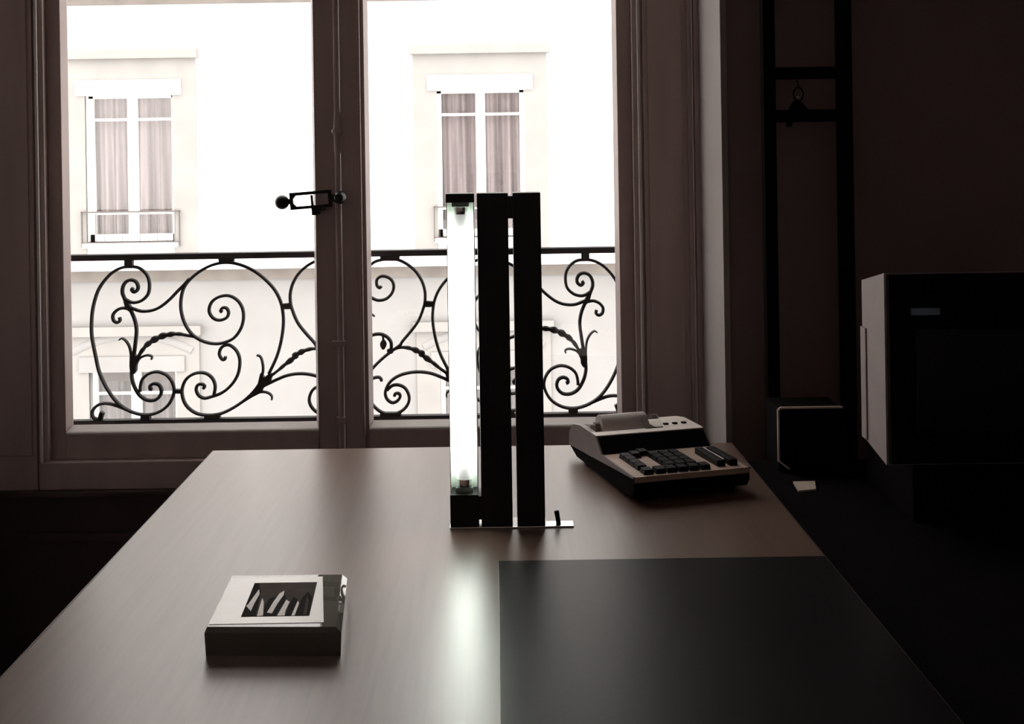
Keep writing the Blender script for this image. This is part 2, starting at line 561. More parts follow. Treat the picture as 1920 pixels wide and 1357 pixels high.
hbox(hd, 15, 93, 10, 16, Yh - .006, Yh + .006)
hbox(hd, 15, 93, -16, -10.5, Yh - .006, Yh + .006)
hbox(hd, 15, 21, -14, 14, Yh - .006, Yh + .006)
hbox(hd, 87, 93, -14, 14, Yh - .006, Yh + .006)
hbox(hd, 10, 16, -5, 5, Yh - .006, Yh + .006)
hbox(hd, 92, 108, -7, 6, Yh - .006, Yh + .006)
for sg in (1, -1):
    vs = [hp(a * sc, b * sc * sg, y) for y in (Yh - .006, Yh + .006) for a, b in ((20, 3), (20, 11), (27, 11))]
    hd.add(vs, [(0, 1, 2), (5, 4, 3), (0, 3, 4, 1), (1, 4, 5, 2), (2, 5, 3, 0)])
grip = hd.build('bolt_handle', 'latch', bolt)
ball = [(.0185 * math.sin(math.pi * i / 12) + .0001, -.0185 * math.cos(math.pi * i / 12)) for i in range(13)]
MB().lathe(ball, tuple(k0), 'y', 20).build('handle_knob', 'latch', bolt)
MB().lathe([(.0001, -.020), (.010, -.018), (.016, -.010), (.0175, 0), (.0165, .012), (.011, .03), (.011, .046)], tuple(k1), 'y', 20).build('pivot_knob', 'latch', bolt)
ct = MB()
hbox(ct, 55, 59, -16, 9, Yh - .012, Yh - .004)
hbox(ct, 55, 75, -22, -14, Yh - .012, YW + .01)
hbox(ct, 55, 64, -29, -20, Yh - .012, YW + .01)
ct.build('handle_catch', 'latch', bolt)

# ------------------------------------------------------------------ wrought-iron railing outside the window
YR = 3.155
XA = -257.4 / F * YR                   # axis of its symmetry
rail = thing('window_railing', 'black wrought iron railing of spiral scrolls and leafy stems outside the window', 'railing', (XA, YR, .602))


def cat(pts, n=7):
    out = []
    m = len(pts)
    for i in range(m - 1):
        p0, p1, p2, p3 = pts[max(i - 1, 0)], pts[i], pts[i + 1], pts[min(i + 2, m - 1)]
        for k in range(n):
            t = k / n
            out.append(tuple(0.5 * (2 * p1[j] + (p2[j] - p0[j]) * t + (2 * p0[j] - 5 * p1[j] + 4 * p2[j] - p3[j]) * t * t +
                                    (3 * p1[j] - p0[j] - 3 * p2[j] + p3[j]) * t ** 3) for j in (0, 1)))
    out.append(tuple(pts[-1]))
    return out


Q1 = (180, 460, .13263)
Q2 = (180, 620, .13263)
Q3 = (320, 470, .18421)
Q4 = (320, 600, .15478)
Q5 = (680, 460, .13265)
Q6 = (680, 620, .13265)


def q(Q, *pts):                        # tracing points: enlarged-crop position to place in the railing's plane
    out = []
    for a, b in pts:
        p = P(Q[0] + Q[2] * a, Q[1] + Q[2] * b, YR)
        out.append((p.x, p.z))
    return out


BAR = .0080


def bar(name, pts, w=BAR, taper=(1, 1), wf_=None, half=False):
    c = cat(pts)
    n = len(c)
    ws = []
    for i in range(n):
        t = i / (n - 1)
        s = 1.0
        if taper[0] < 1:
            s *= min(1, taper[0] + (1 - taper[0]) * t * 3)
        if taper[1] < 1:
            s *= min(1, taper[1] + (1 - taper[1]) * (1 - t) * 3)
        ws.append(w * s * (wf_(t) if wf_ else 1))
    for m_ in (0, 1):
        cc_ = c if not m_ else [(2 * XA - x, z) for x, z in c]
        MB().ribbon(cc_, ws, YR - .0075, YR + .0075).build(name, 'iron', rail)


def bead_w(t):
    return 1 + (0.45 + 1.35 * abs(math.sin(t * 27))) * math.exp(-((t - .45) / .26) ** 2)


# outer C with its two scrolls
bar('scroll', q(Q1, (420, 760), (490, 800), (570, 805), (660, 770), (735, 690), (757, 580), (740, 460), (680, 370), (590, 312), (470, 300),
                (350, 320), (230, 385), (130, 485), (50, 600), (0, 720), (-45, 900), (-62, 1100), (-55, 1300)) +
    q(Q2, (0, 380), (40, 560), (110, 730), (210, 900), (320, 1030), (450, 1120), (600, 1175), (740, 1185), (880, 1150),
      (1000, 1070), (1075, 960), (1105, 840), (1080, 730), (1010, 635), (920, 590), (840, 580), (740, 610), (660, 680), (630, 770), (625, 860)))
# upright stem between the upper and lower scroll
bar('scroll', q(Q1, (525, 600), (508, 630), (545, 658), (590, 620), (592, 560), (555, 505), (490, 488), (420, 518), (380, 590), (375, 670),
                (400, 740), (440, 830), (500, 935), (545, 1040), (570, 1150), (572, 1250), (560, 1357)) +
    q(Q2, (550, 240), (535, 350), (515, 480), (505, 600), (512, 680), (540, 780), (600, 890), (670, 955), (760, 985), (850, 970), (910, 910), (925, 840),
      (895, 770), (830, 745), (775, 770), (765, 815), (795, 832)), w=BAR * 1.12)
bar('tendril', q(Q1, (460, 895), (370, 885), (290, 920), (240, 985), (250, 1060), (300, 1090), (340, 1060), (330, 1015)))
bar('scroll', q(Q1, (430, 820), (470, 870), (530, 895), (620, 925), (710, 930), (820, 910), (930, 855), (1050, 755), (1150, 650), (1230, 570), (1320, 470)))
# great spiral
bar('scroll', q(Q3, (1000, 1250), (1075, 1090), (1120, 940), (1145, 780), (1145, 650), (1120, 520), (1060, 400), (960, 290), (840, 200), (700, 140),
                (570, 120), (440, 140), (320, 195), (220, 270), (150, 350), (115, 440), (103, 560), (120, 670), (160, 770), (230, 860),
                (330, 920), (440, 945), (540, 935), (640, 890), (710, 800), (740, 700), (735, 600), (695, 520), (630, 470), (560, 455),
                (480, 475), (420, 520), (392, 590), (405, 650), (450, 695), (510, 705), (570, 680), (590, 630), (570, 585), (530, 580), (510, 610), (525, 625)))
# beaded garlands
bar('leaf_garland', q(Q2, (580, 430), (620, 330), (700, 220), (800, 140), (920, 80), (1050, 50), (1180, 45), (1290, 65), (1400, 85)), w=BAR * .85, wf_=bead_w)
bar('leaf_garland', q(Q6, (390, 290), (460, 255), (540, 235), (640, 240), (740, 270), (820, 310), (880, 370), (980, 440), (1080, 520), (1200, 610), (1300, 700)), w=BAR * .85,
    wf_=lambda t: 1 + (0.4 + 1.35 * abs(math.sin(t * 27))) * math.exp(-((t - .52) / .2) ** 2))
# tendrils on the upright stem
bar('tendril', q(Q2, (330, 130), (370, 105), (430, 150), (475, 230), (495, 330), (505, 450), (512, 570)), w=BAR * .75, taper=(.6, 1))
bar('tendril', q(Q2, (785, 405), (790, 365), (740, 345), (670, 360), (610, 400), (570, 480), (545, 590)), w=BAR * .75, taper=(.7, 1))
# lower S-scroll and its ring, running out into a leaf
bar('scroll', q(Q4, (665, 440), (655, 475), (620, 470), (590, 410), (610, 340), (660, 305), (720, 305), (790, 360), (830, 440), (838, 530),
                (820, 640), (770, 740), (690, 830), (600, 890), (500, 925), (410, 945), (340, 910), (310, 840), (330, 785), (380, 775), (412, 800), (395, 830)))
bar('scroll', q(Q4, (525, 900), (540, 800), (510, 710), (440, 650), (350, 635), (260, 660), (185, 720), (145, 810), (140, 900), (170, 1000),
                (230, 1075), (320, 1130), (430, 1150), (540, 1145), (640, 1120), (760, 1060), (880, 980), (980, 890), (1060, 790), (1100, 700), (1120, 600), (1110, 500),
                (1085, 440), (1045, 425)), taper=(1, .7))
bar('tendril', q(Q4, (860, 1000), (1000, 905), (1100, 870), (1180, 880), (1225, 920), (1225, 965)), w=BAR * .75, taper=(1, .7))
# heart in the middle
bar('scroll', q(Q5, (265, 575), (240, 600), (203, 565), (200, 490), (250, 440), (330, 440), (410, 490), (440, 580), (410, 680), (330, 755), (220, 775), (120, 735), (60, 680), (10, 600), (0, 500),
                (20, 420), (60, 340), (150, 245), (260, 205), (400, 190), (520, 210), (650, 280), (760, 380), (840, 510), (880, 650), (880, 790), (850, 910),
                (790, 1060), (700, 1190), (560, 1357)) + q(Q6, (530, 200), (400, 295), (270, 400), (150, 520), (60, 640), (0, 760), (-60, 900)))
bar('tendril', q(Q6, (400, 290), (405, 180), (370, 110), (300, 60), (220, 45), (130, 65), (60, 130), (0, 220), (-45, 330)), w=BAR * 1.1)
bar('leaf_bud', q(Q6, (285, 70), (292, 130), (292, 190), (290, 260)), w=BAR * .7, wf_=lambda t: 1 + 2.2 * max(0, math.sin(math.pi * (t - .3) / .7)) if t > .3 else 1)
bar('tendril', q(Q5, (-10, 1060), (60, 985), (120, 970), (172, 1005)), w=BAR * .7, taper=(1, .7))
bar('scroll', q(Q6, (1280, 730), (1190, 690), (1100, 650), (960, 600), (800, 580), (640, 595), (500, 640), (400, 710), (340, 800), (320, 890), (350, 970), (420, 1015), (490, 990), (530, 930),
                (510, 885), (460, 890), (450, 925)))
bar('scroll', q(Q6, (345, 840), (420, 775), (510, 765), (600, 810), (650, 900), (655, 990), (610, 1080), (520, 1150), (400, 1180), (270, 1150), (170, 1075), (110, 990), (90, 900), (85, 800), (100, 720),
                (150, 670), (220, 655), (258, 675), (267, 712)))
# small end scroll in the corner
bar('tendril', q(Q2, (430, 1110), (300, 1060), (190, 1030), (80, 1030), (0, 1070), (-50, 1140), (-40, 1220), (30, 1245), (85, 1210), (95, 1155)))
bar('tendril', q(Q2, (95, 1150), (75, 1190), (60, 1260)), w=BAR * 1.6)


def plate(name, Q, poly):              # flat forged piece, both sides of the axis
    pts = q(Q, *poly)
    for m_ in (0, 1):
        pp = pts if not m_ else [(2 * XA - x, z) for x, z in pts]
        MB().prism(pp, 'y', YR - .009, YR + .009).build(name, 'iron', rail)


plate('leaf_sheath', Q2, [(490, 330), (520, 345), (545, 330), (580, 350), (600, 345), (580, 440), (575, 560), (545, 610), (500, 600), (485, 500)])
plate('leaf_sheath', Q4, [(1090, 640), (1140, 690), (1200, 640), (1240, 650), (1215, 740), (1120, 830), (1110, 870), (1000, 925), (880, 1000), (860, 990), (980, 870), (1060, 770)])
plate('leaf_sheath', Q1, [(400, 720), (450, 790), (500, 870), (520, 930), (470, 925), (425, 880), (400, 790)])
plate('leaf_sheath', Q6, [(345, 265), (400, 240), (440, 260), (430, 310), (385, 325), (350, 300)])
plate('collar', Q1, [(412, 205), (522, 205), (522, 320), (412, 320)])
plate('collar', Q3, [(490, 70), (650, 70), (640, 130), (500, 130)])
plate('collar', Q5, [(250, 150), (525, 150), (515, 215), (255, 215)])
plate('collar', Q2, [(640, 1175), (770, 1175), (770, 1265), (640, 1265)])
plate('collar', Q4, [(415, 1145), (600, 1145), (605, 1205), (410, 1205)])
plate('collar', Q6, [(250, 1150), (545, 1150), (545, 1240), (250, 1240)])
plate('collar', Q2, [(1100, 825), (1225, 825), (1225, 880), (1100, 880)])
plate('collar', Q3, [(1130, 540), (1220, 530), (1222, 590), (1135, 592)])
pt, pb = P(180, 477, YR), P(180, 488, YR)
B('top_rail', 'iron', rail, OX0 + .002, OX1 - .002, YR - .02, YR + .02, pb.z, pt.z, .002)
pt, pb = P(300, 785, YR), P(300, 795, YR)
B('bottom_rail', 'iron', rail, OX0 + .002, OX1 - .002, YR - .012, YR + .012, pb.z, pt.z, .001)
for x in (OX0 + .12, OX1 - .12):
    B('foot', 'iron', rail, x - .008, x + .008, YR - .008, YR + .008, .60, pb.z + .003)

# ------------------------------------------------------------------ building across the street
YF = 14.5
k = F / YF
bld = thing('apartment_building', 'bright pale apartment building with curtained windows seen through the panes', 'building', (-2.35, YF, -9))
W2, DXW, STO = -0.15, 4.403, 3.46
ZTOP0, ZBOT0 = 2.166, 0.33
HW = 0.549
cols, rows = (-2, -1, 0, 1), (-2, -1, 0, 1)
holes = []
for c in cols:
    for r_ in rows:
        x, z = W2 + DXW * c, STO * r_
        holes.append((x - HW, x + HW, ZBOT0 + z, ZTOP0 + z))
BX0, BX1, BZ0, BZ1 = -16, 14, -9, 9.6
grid_wall(MB(), [BX0, BX1], [0.0, BZ1], [h_ for h_ in holes if h_[2] > 0], YF, YF + .45).build('front_wall', 'facade', bld)
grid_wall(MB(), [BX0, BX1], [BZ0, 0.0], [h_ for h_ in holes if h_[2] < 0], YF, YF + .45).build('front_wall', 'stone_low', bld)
MB().prism([(YF - .3, BZ1), (YF + .45, BZ1), (YF + 3, BZ1 + 2.6), (YF + 2.2, BZ1 + 2.6)], 'x', BX0, BX1).build('roof', 'roof', bld)
B('cornice', 'stone', bld, BX0, BX1, YF - .35, YF + .02, BZ1 - .35, BZ1)
for r_ in rows:
    z = STO * r_
    B('string_course', 'facade', bld, BX0, BX1, YF - .34, YF + .02, z + .0, z + .10, .01)
    B('string_course_bed', 'stone_shade', bld, BX0, BX1, YF - .07, YF + .02, z - .16, z + .0, .01)  # carries the ledge's shadow in its own tone
    for c in cols:
        x = W2 + DXW * c
        for sg in (-1, 1):
            a, b = sorted((x + sg * HW, x + sg * .84))
            B('window_surround', 'stone', bld, a, b, YF - .03, YF + .02, z + .10, z + 2.62)
        B('window_surround', 'stone', bld, x - HW, x + HW, YF - .03, YF + .02, z + 2.36, z + 2.62)
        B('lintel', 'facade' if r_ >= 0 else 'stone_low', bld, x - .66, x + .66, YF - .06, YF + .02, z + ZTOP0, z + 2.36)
        B('hood_mould', 'stone', bld, x - .88, x + .88, YF - .12, YF + .02, z + 2.62, z + 2.74, .01)
        B('window_sill', 'facade', bld, x - .6, x + .6, YF - .08, YF + .3, z + ZBOT0 - .07, z + ZBOT0, .01)
        if r_ == -1:
            arch = []
            for i in range(13):
                t = math.radians(60 + 60 * i / 12)
                arch.append((x + 1.5 * math.cos(t), z + 2.62 - 1.5 + 1.5 * math.sin(t)))
            MB().ribbon(arch, [.10] * 13, YF - .05, YF + .02).build('relieving_arch', 'stone_low', bld)
# one window, then copies that share its meshes
ZM = (ZTOP0 + ZBOT0) / 2


def wz(y, x=250):
    return P(x, y, YF).z


zt1, zt2 = 1.868, 0.686
fm = MB()
fm.box(-HW, -HW + .055, 0, .07, ZBOT0, ZTOP0)
fm.box(HW - .055, HW, 0, .07, ZBOT0, ZTOP0)
fm.box(-.06, .06, -.015, .07, ZBOT0, ZTOP0)
fm.box(-HW, HW, 0, .065, ZBOT0, ZBOT0 + .09)
fm.box(-HW, HW, 0, .065, ZTOP0 - .03, ZTOP0)
fm.box(-HW, HW, .005, .06, zt1 - .016, zt1 + .016)
fm.box(-HW, HW, .005, .06, zt2 - .016, zt2 + .016)
pm = MB()
pm.box(-HW + .05, -.055, .035, .039, ZBOT0 + .08, ZTOP0 - .02)
gm = MB()                              # guard of thin bars
gm.box(-HW - .05, HW + .08, -.2, -.18, .70, .72)
gm.box(-HW - .05, HW + .08, -.2, -.18, .32, .335)
for sx in (-HW - .05, HW + .07):
    gm.box(sx, sx + .015, -.2, -.18, .27, .72)
    gm.box(sx, sx + .012, -.2, .0, .70, .715)
for i in range(11):
    x = -HW + .02 + i * .11
    gm.box(x, x + .005, -.194, -.189, .33, .70)


def curtain_mesh(x0, x1, seed):
    rnd = random.Random(seed)
    n, mz = 44, 10
    ph = [rnd.uniform(0, 6.28) for _ in range(3)]
    fr = [rnd.uniform(28, 40), rnd.uniform(55, 75), rnd.uniform(12, 18)]
    vs, fs = [], []
    for j in range(mz + 1):
        t = j / mz
        z = ZBOT0 + .02 + (ZTOP0 - ZBOT0 - .03) * t
        for i in range(n + 1):
            x = x0 + (x1 - x0) * i / n
            a = .042 * (1.15 - .55 * t)
            y = .15 + a * math.sin(fr[0] * x + ph[0]) + a * .5 * math.sin(fr[1] * x + ph[1] + t) + a * .6 * math.sin(fr[2] * x + ph[2])
            vs.append((x, y, z))
    for j in range(mz):
        for i in range(n):
            b = j * (n + 1) + i
            fs.append((b, b + 1, b + n + 2, b + n + 1))
    m_ = MB()
    m_.add(vs, fs, True)
    m_.add([(v[0], v[1] + .004, v[2]) for v in vs], [tuple(reversed(f)) for f in fs], True)
    return m_


proto = None
frame_me = fm.mesh('far_window')
frame_me.materials.append(M['far_frame'])
pane_me = pm.mesh('pane')
pane_me.materials.append(M['far_pane'])
guard_me = gm.mesh('window_guard')
guard_me.materials.append(M['guard'])
curt = []
for sd in range(4):
    pair = []
    for (a, b) in ((-HW + .01, -.01), (.01, HW - .01)):
        me = curtain_mesh(a, b, sd * 2 + (a > 0)).mesh('curtain')
        me.materials.append(M['curtain'])
        me.polygons.foreach_set('use_smooth', [True] * len(me.polygons))
        pair.append(me)
    curt.append(pair)
curt_low = []
for pair in curt:
    curt_low.append([])
    for me in pair:
        m2 = me.copy()
        m2.materials[0] = M['curtain_dark']
        curt_low[-1].append(m2)
blind_me = MB().box(-HW + .01, HW - .01, .09, .11, ZTOP0 - .16, ZTOP0 - .02).mesh('roller_blind')
blind_me.materials.append(M['blind'])


def put(name, me, parent, loc):
    o = bpy.data.objects.new(name, me)
    C.objects.link(o)
    o.parent = parent
    o.location = loc
    return o


BW = Vector((-2.35, YF, -9))
for ci, c in enumerate(cols):
    for ri, r_ in enumerate(rows):
        base = Vector((W2 + DXW * c, YF + .12, STO * r_)) - BW
        fo = put('far_window', frame_me, bld, base)
        put('pane', pane_me, fo, (0, 0, 0))
        put('pane', pane_me, fo, (HW + .005, 0, 0))
        pr = (curt if r_ >= 0 else curt_low)[(ci + ri * 3) % 4]
        put('curtain', pr[0], fo, (0, 0, 0))
        put('curtain', pr[1], fo, (0, 0, 0))
        put('window_guard', guard_me, fo, (0, 0, 0))
        if r_ == -1:
            put('roller_blind', blind_me, fo, (0, 0, 0))
tag(B('street', 'street', None, -16, 14, YO + .3, YF - .4, -9.1, -9.0), 'asphalt street between the two buildings', kind='structure')

# ------------------------------------------------------------------ desk
DZ = 0.73
DX0, DX1, DY0, DY1 = -.628, .518, .55, 2.56
desk = thing('desk', 'long reddish brown desk with a satin top standing before the window', 'desk', ((DX0 + DX1) / 2, (DY0 + DY1) / 2, 0))
B('desktop', 'desk', desk, DX0, DX1, DY0, DY1, DZ - .028, DZ, .0015)
B('edge_band', 'desk_edge', desk, DX0 - .003, DX0, DY0, DY1, DZ - .028, DZ - .0012)
B('edge_band', 'desk_edge', desk, DX1, DX1 + .003, DY0, DY1, DZ - .028, DZ - .0012)
B('edge_band', 'desk_edge', desk, DX0 - .003, DX1 + .003, DY1, DY1 + .003, DZ - .028, DZ - .0012)
B('edge_band', 'desk_edge', desk, DX0 - .003, DX1 + .003, DY0 - .003, DY0, DZ - .028, DZ - .0012)
for x in (DX0 + .05, DX1 - .09):
    for y in (DY0 + .05, DY1 - .09):
        B('leg', 'steel', desk, x, x + .04, y, y + .04, 0, DZ - .028, .003)
B('apron', 'steel', desk, DX0 + .07, DX1 - .07, DY1 - .085, DY1 - .065, DZ - .09, DZ - .028)
B('apron', 'steel', desk, DX0 + .07, DX1 - .07, DY0 + .065, DY0 + .085, DZ - .09, DZ - .028)
for x in (DX0 + .06, DX1 - .08):
    B('apron', 'steel', desk, x, x + .02, DY0 + .08, DY1 - .08, DZ - .09, DZ - .028)

PY1 = D(935, 1054, DZ).y
pad = thing('desk_pad', 'large flat black desk pad lying along the right edge of the desk', 'desk pad', (.26, 1.3, DZ))
B('pad_sheet', 'pad', pad, -.001, DX1 - .001, .78, PY1, DZ, DZ + .0025, .0008)

# ------------------------------------------------------------------ fluorescent desk lamp
LY0, LY1 = 2.0, 2.052
LZ0, LZ1 = DZ + .003, P(925, 362, LY0).z
lamp = thing('desk_lamp', 'upright black three bar lamp with a lit fluorescent tube on the desk', 'lamp', (0, 2.026, DZ))


def lx(px):
    return P(px, 680, LY0).x


xl0, xl1 = lx(840), lx(893.5)
xm0, xm1 = lx(898.5), lx(957)
xr0, xr1 = lx(966), lx(1018)


def lz(py, px=925):
    return P(px, py, LY0).z


B('base_plate', 'chrome', lamp, xl0 - .001, xr1 + .002, LY0 - .002, LY1 + .0, DZ, LZ0, .0008)
B('switch_plate', 'chrome', lamp, xr1 + .001, P(1076, 985, LY0).x, LY0 - .001, LY0 + .027, DZ, LZ0, .0008)
B('column', 'black', lamp, xm0, xm1, LY0, LY1, LZ0, LZ1, .0012)
B('column', 'black', lamp, xr0, xr1, LY0, LY1, LZ0, LZ1, .0012)
B('link_block', 'black', lamp, xm1 - .001, xr0 + .001, LY0 + .001, LY1 - .001, lz(410), lz(368), .0005)
B('link_block', 'black', lamp, xl1 - .001, xm0 + .001, LY0 + .001, LY1 - .001, lz(974), lz(930), .0005)
B('foot_block', 'black', lamp, xl0, xl1, LY0, LY1, LZ0, lz(927), .0012)
B('top_cap', 'black', lamp, xl0, xl1, LY0, LY1, lz(379), LZ1, .0012)
zl0, zl1 = lz(927), lz(379)
trough = B('trough_back', 'reflector', lamp, xl0 + .001, xl1 - .001, LY1 - .004, LY1 - .0015, zl0 - .001, zl1 + .001)
B('trough_skin', 'black', lamp, xl0 + .0005, xl1 - .0005, LY1 - .0015, LY1, zl0 - .001, zl1 + .001)
for a, b in ((xl0 + .0004, xl0 + .0018), (xl1 - .0018, xl1 - .0004)):
    B('trough_side', 'reflector', lamp, a, b, LY0 + .012, LY1 - .001, zl0 - .001, zl1 + .001)
xc, yc = (xl0 + xl1) / 2, LY0 + .026
for z0, z1, sg in ((zl0, zl0 + .007, 1), (zl1 - .007, zl1, -1)):
    so = B('tube_socket', 'socket', lamp, xc - .015, xc + .015, yc - .010, yc + .02, z0 - .001, z1 + .001, .002)
    zz = z1 if sg > 0 else z0
    for dx in (-.006, .006):
        MB().lathe([(.0013, 0), (.0013, sg * .006)], (xc + dx, yc, zz), 'z', 8).build('contact_pin', 'chrome', so)
tb = MB().lathe([(.013, zl0 + .021), (.013, zl1 - .021)], (xc, yc, 0), 'z', 24).build('fluorescent_tube', 'tube', lamp)
for z0, z1 in ((zl0 + .009, zl0 + .022), (zl1 - .022, zl1 - .009)):
    MB().lathe([(.0125, z0), (.0136, z0 + .002), (.0136, z1)], (xc, yc, 0), 'z', 24).build('tube_cap', 'chrome', tb)
MB().tube([P(1048, 986, LY0 + .012), P(1046, 972, LY0 + .012), P(1043.5, 958, LY0 + .012)], [.0042, .0040, .0044], 10).build('toggle_switch', 'matt_black', lamp)

# ------------------------------------------------------------------ printing calculator
fl = P(1187, 895.8, 2.117)
calc = thing('printing_calculator', 'brown grey printing calculator with black keys and a paper roll on the desk', 'calculator',
             (fl.x, fl.y, DZ), math.radians(14.5))
CW = .236


def cprism(name, m, prof, x0=0.0, x1=CW, parent=None):
    return MB().prism(prof, 'x', x0, x1).build(name, m, parent or calc, True)


cprism('base', 'matt_black', [(0.002, .047), (0, .03), (.012, .014), (.05, .007), (.33, .007), (.37, .02), (.36, .03), (.18, .035)], .002, CW - .002)
shell = cprism('side_cheek', 'shell', [(0, .048), (0, .0515), (.17, .0505), (.203, .0795), (.30, .0795), (.345, .072), (.372, .052), (.374, .022), (.20, .034)], 0, .0035)
cprism('side_cheek', 'shell', [(0, .048), (0, .0515), (.17, .0505), (.203, .0795), (.30, .0795), (.345, .072), (.372, .052), (.374, .022), (.20, .034)], CW - .0035, CW)
cprism('deck', 'beige', [(.0005, .04), (.0005, .0505), (.172, .0495), (.172, .03)], .003, CW - .003)
cprism('display_panel', 'matt_black', [(.170, .045), (.170, .0502), (.2025, .0775), (.21, .0775), (.21, .045)], .003, CW - .003)
cprism('top_cover', 'top_plastic', [(.2035, .072), (.2035, .0798), (.232, .0798), (.232, .06)], .002, CW - .002)
cprism('top_cover', 'top_plastic', [(.231, .06), (.231, .0798), (.30, .0798), (.345, .0723), (.372, .052), (.373, .022), (.231, .03)], .142, CW - .002)
cprism('paper_well', 'top_plastic', [(.231, .03), (.231, .06), (.30, .058), (.345, .05), (.372, .03), (.373, .022)], .002, .143)
cprism('well_edge', 'shell', [(.231, .058), (.231, .0796), (.30, .0796), (.345, .072), (.345, .05)], .0035, .012)
rl = MB().lathe([(.008, .012), (.008, .034), (.0245, .034), (.0255, .036), (.0255, .132), (.0245, .134), (.008, .134), (.008, .142)], (0, .277, .078), 'x', 28).build('paper_roll', 'roll', calc, True)
MB().lathe([(.0115, .024), (.0115, .0335)], (0, .277, .078), 'x', 20).build('roll_spindle', 'shell', rl, True)
MB().prism([(.228, .0798), (.231, .0805), (.262, .099), (.260, .1005)], 'x', .118, .156).build('tear_bar', 'clear', calc, True)
B('function_switch', 'key', calc, .166, .176, .246, .254, .0797, .083, .001, True)
B('function_switch', 'key', calc, .186, .196, .246, .254, .0797, .083, .001, True)
B('function_switch', 'key', calc, .206, .216, .246, .254, .0797, .083, .001, True)
km = MB().prism([(-.0075, -.009), (.0075, -.009), (.0075, .009), (-.0075, .009)], 'z', 0, .001)
km = MB()
km.add([(-.0098, -.012, 0), (.0098, -.012, 0), (.0098, .012, 0), (-.0098, .012, 0), (-.0084, -.0102, .009), (.0084, -.0102, .009), (.0084, .0102, .0095), (-.0084, .0102, .0095)],
       [(3, 2, 1, 0), (4, 5, 6, 7), (0, 1, 5, 4), (1, 2, 6, 5), (2, 3, 7, 6), (3, 0, 4, 7)])
key_me = km.mesh('key')
key_me.materials.append(M['key'])
spots = [(.036, .13), (.036, .105), (.036, .08), (.036, .055), (.036, .022)]
spots += [(.060 + .0225 * i, .022) for i in range(5)]
spots += [(.092 + .0215 * i, .05 + .026 * j) for i in range(3) for j in range(4)]
spots += [(.058, .14), (.078, .152)]
for x, y in spots:
    put('key', key_me, calc, (x, y, .0503 - y * .005))
for x in (.187, .212):
    B('bar_key', 'key', calc, x - .0085, x + .0085, .022, .125, .0495, .062, .0025, True)
B('key_glint', 'whitish', calc, .1938, .1958, .03, .118, .0615, .0626, 0, True)  # white strip stands in for a glint along the bar key
for x, y in ((.03, .03), (CW - .03, .03), (.03, .33), (CW - .03, .33)):
    MB().lathe([(.010, -.0002), (.010, .009)], (x, y, 0), 'z', 14).build('foot', 'matt_black', calc, True)
MB().tube([(CW - .002, .30, .028), (CW + .02, .29, .02), (CW + .038, .24, .006), (CW + .042, .16, .004), (CW + .036, .10, .004)], .0035, 8).build('cord', 'matt_black', calc, True)

# ------------------------------------------------------------------ glass paperweight with a photograph
a = D(386, 1229, DZ)
b = D(640, 1226, DZ)
pw = thing('glass_paperweight', 'thick square glass block with a white framed black photograph on the desk', 'paperweight', ((a.x + b.x) / 2, a.y + .09, DZ))
PT = DZ + .037
k4 = [D(383, 1181, PT - .003), D(640, 1181, PT - .003), D(651, 1079, PT - .003), D(432, 1081, PT - .003)]
ctr = sum(k4, Vector()) / 4


def ringq(grow, z, rx=0.0):
    return [(ctr.x + (p_.x - ctr.x) * grow - (rx if i in (1, 2) else 0), ctr.y + (p_.y - ctr.y) * grow, z) for i, p_ in enumerate(k4)]


bot = ringq(.985, DZ)
mid = ringq(1.0, PT - .007)
top = ringq(.965, PT, .004)
g = MB()
g.add(bot + mid + top, [(3, 2, 1, 0), (8, 9, 10, 11)] + [(i, (i + 1) % 4, 4 + (i + 1) % 4, 4 + i) for i in range(4)] + [(4 + i, 4 + (i + 1) % 4, 8 + (i + 1) % 4, 8 + i) for i in range(4)])
blk = g.build('glass_block', 'block', pw)


def tp(px, py):
    p = D(px, py, PT)
    return (p.x, p.y)


def card(name, m, pts, z0, z1, parent):
    return MB().prism([tp(*p) for p in pts], 'z', z0, z1).build(name, m, parent)


Z4 = (340, 1040, 400 / 1920)


def zc(*pts):
    return [(Z4[0] + Z4[2] * p, Z4[1] + Z4[2] * r) for p, r in pts]


cd = card('photo_card', 'card', zc((250, 628), (1282, 610), (1272, 198), (455, 212)), PT - .0002, PT + .0006, pw)
card('photo_print', 'print_grey', zc((540, 562), (1152, 552), (1222, 250), (660, 258)), PT + .0005, PT + .0009, cd)
L1, L2 = PT + .0008, PT + .0012
card('printed_shape', 'print_black', zc((538, 562), (668, 556), (716, 350), (700, 262), (660, 262)), L1, L2, cd)
card('printed_shape', 'print_white', zc((585, 468), (625, 515), (660, 440), (705, 360), (700, 318), (650, 385), (605, 450)), L2 - .0001, L2 + .0003, cd)
card('printed_shape', 'print_white', zc((680, 560), (735, 552), (742, 430), (728, 395), (705, 470)), L1, L2, cd)
card('printed_shape', 'print_black', zc((738, 556), (850, 552), (900, 470), (945, 400), (930, 350), (850, 380), (790, 400), (750, 470)), L1, L2, cd)
card('printed_shape', 'print_white', zc((770, 528), (815, 535), (870, 440), (920, 370), (928, 332), (885, 355), (830, 430)), L2 - .0001, L2 + .0003, cd)
card('printed_shape', 'print_white', zc((862, 556), (930, 552), (938, 505), (975, 430), (945, 410), (905, 480)), L1, L2, cd)
card('printed_shape', 'print_black', zc((935, 552), (985, 552), (1050, 410), (1010, 380), (965, 470)), L1, L2, cd)
card('printed_shape', 'print_black', zc((1020, 552), (1150, 550), (1178, 390), (1140, 335), (1085, 400)), L1, L2, cd)
card('printed_shape', 'print_grey', zc((1095, 550), (1125, 550), (1150, 420), (1130, 380)), L2 - .0001, L2 + .0003, cd)
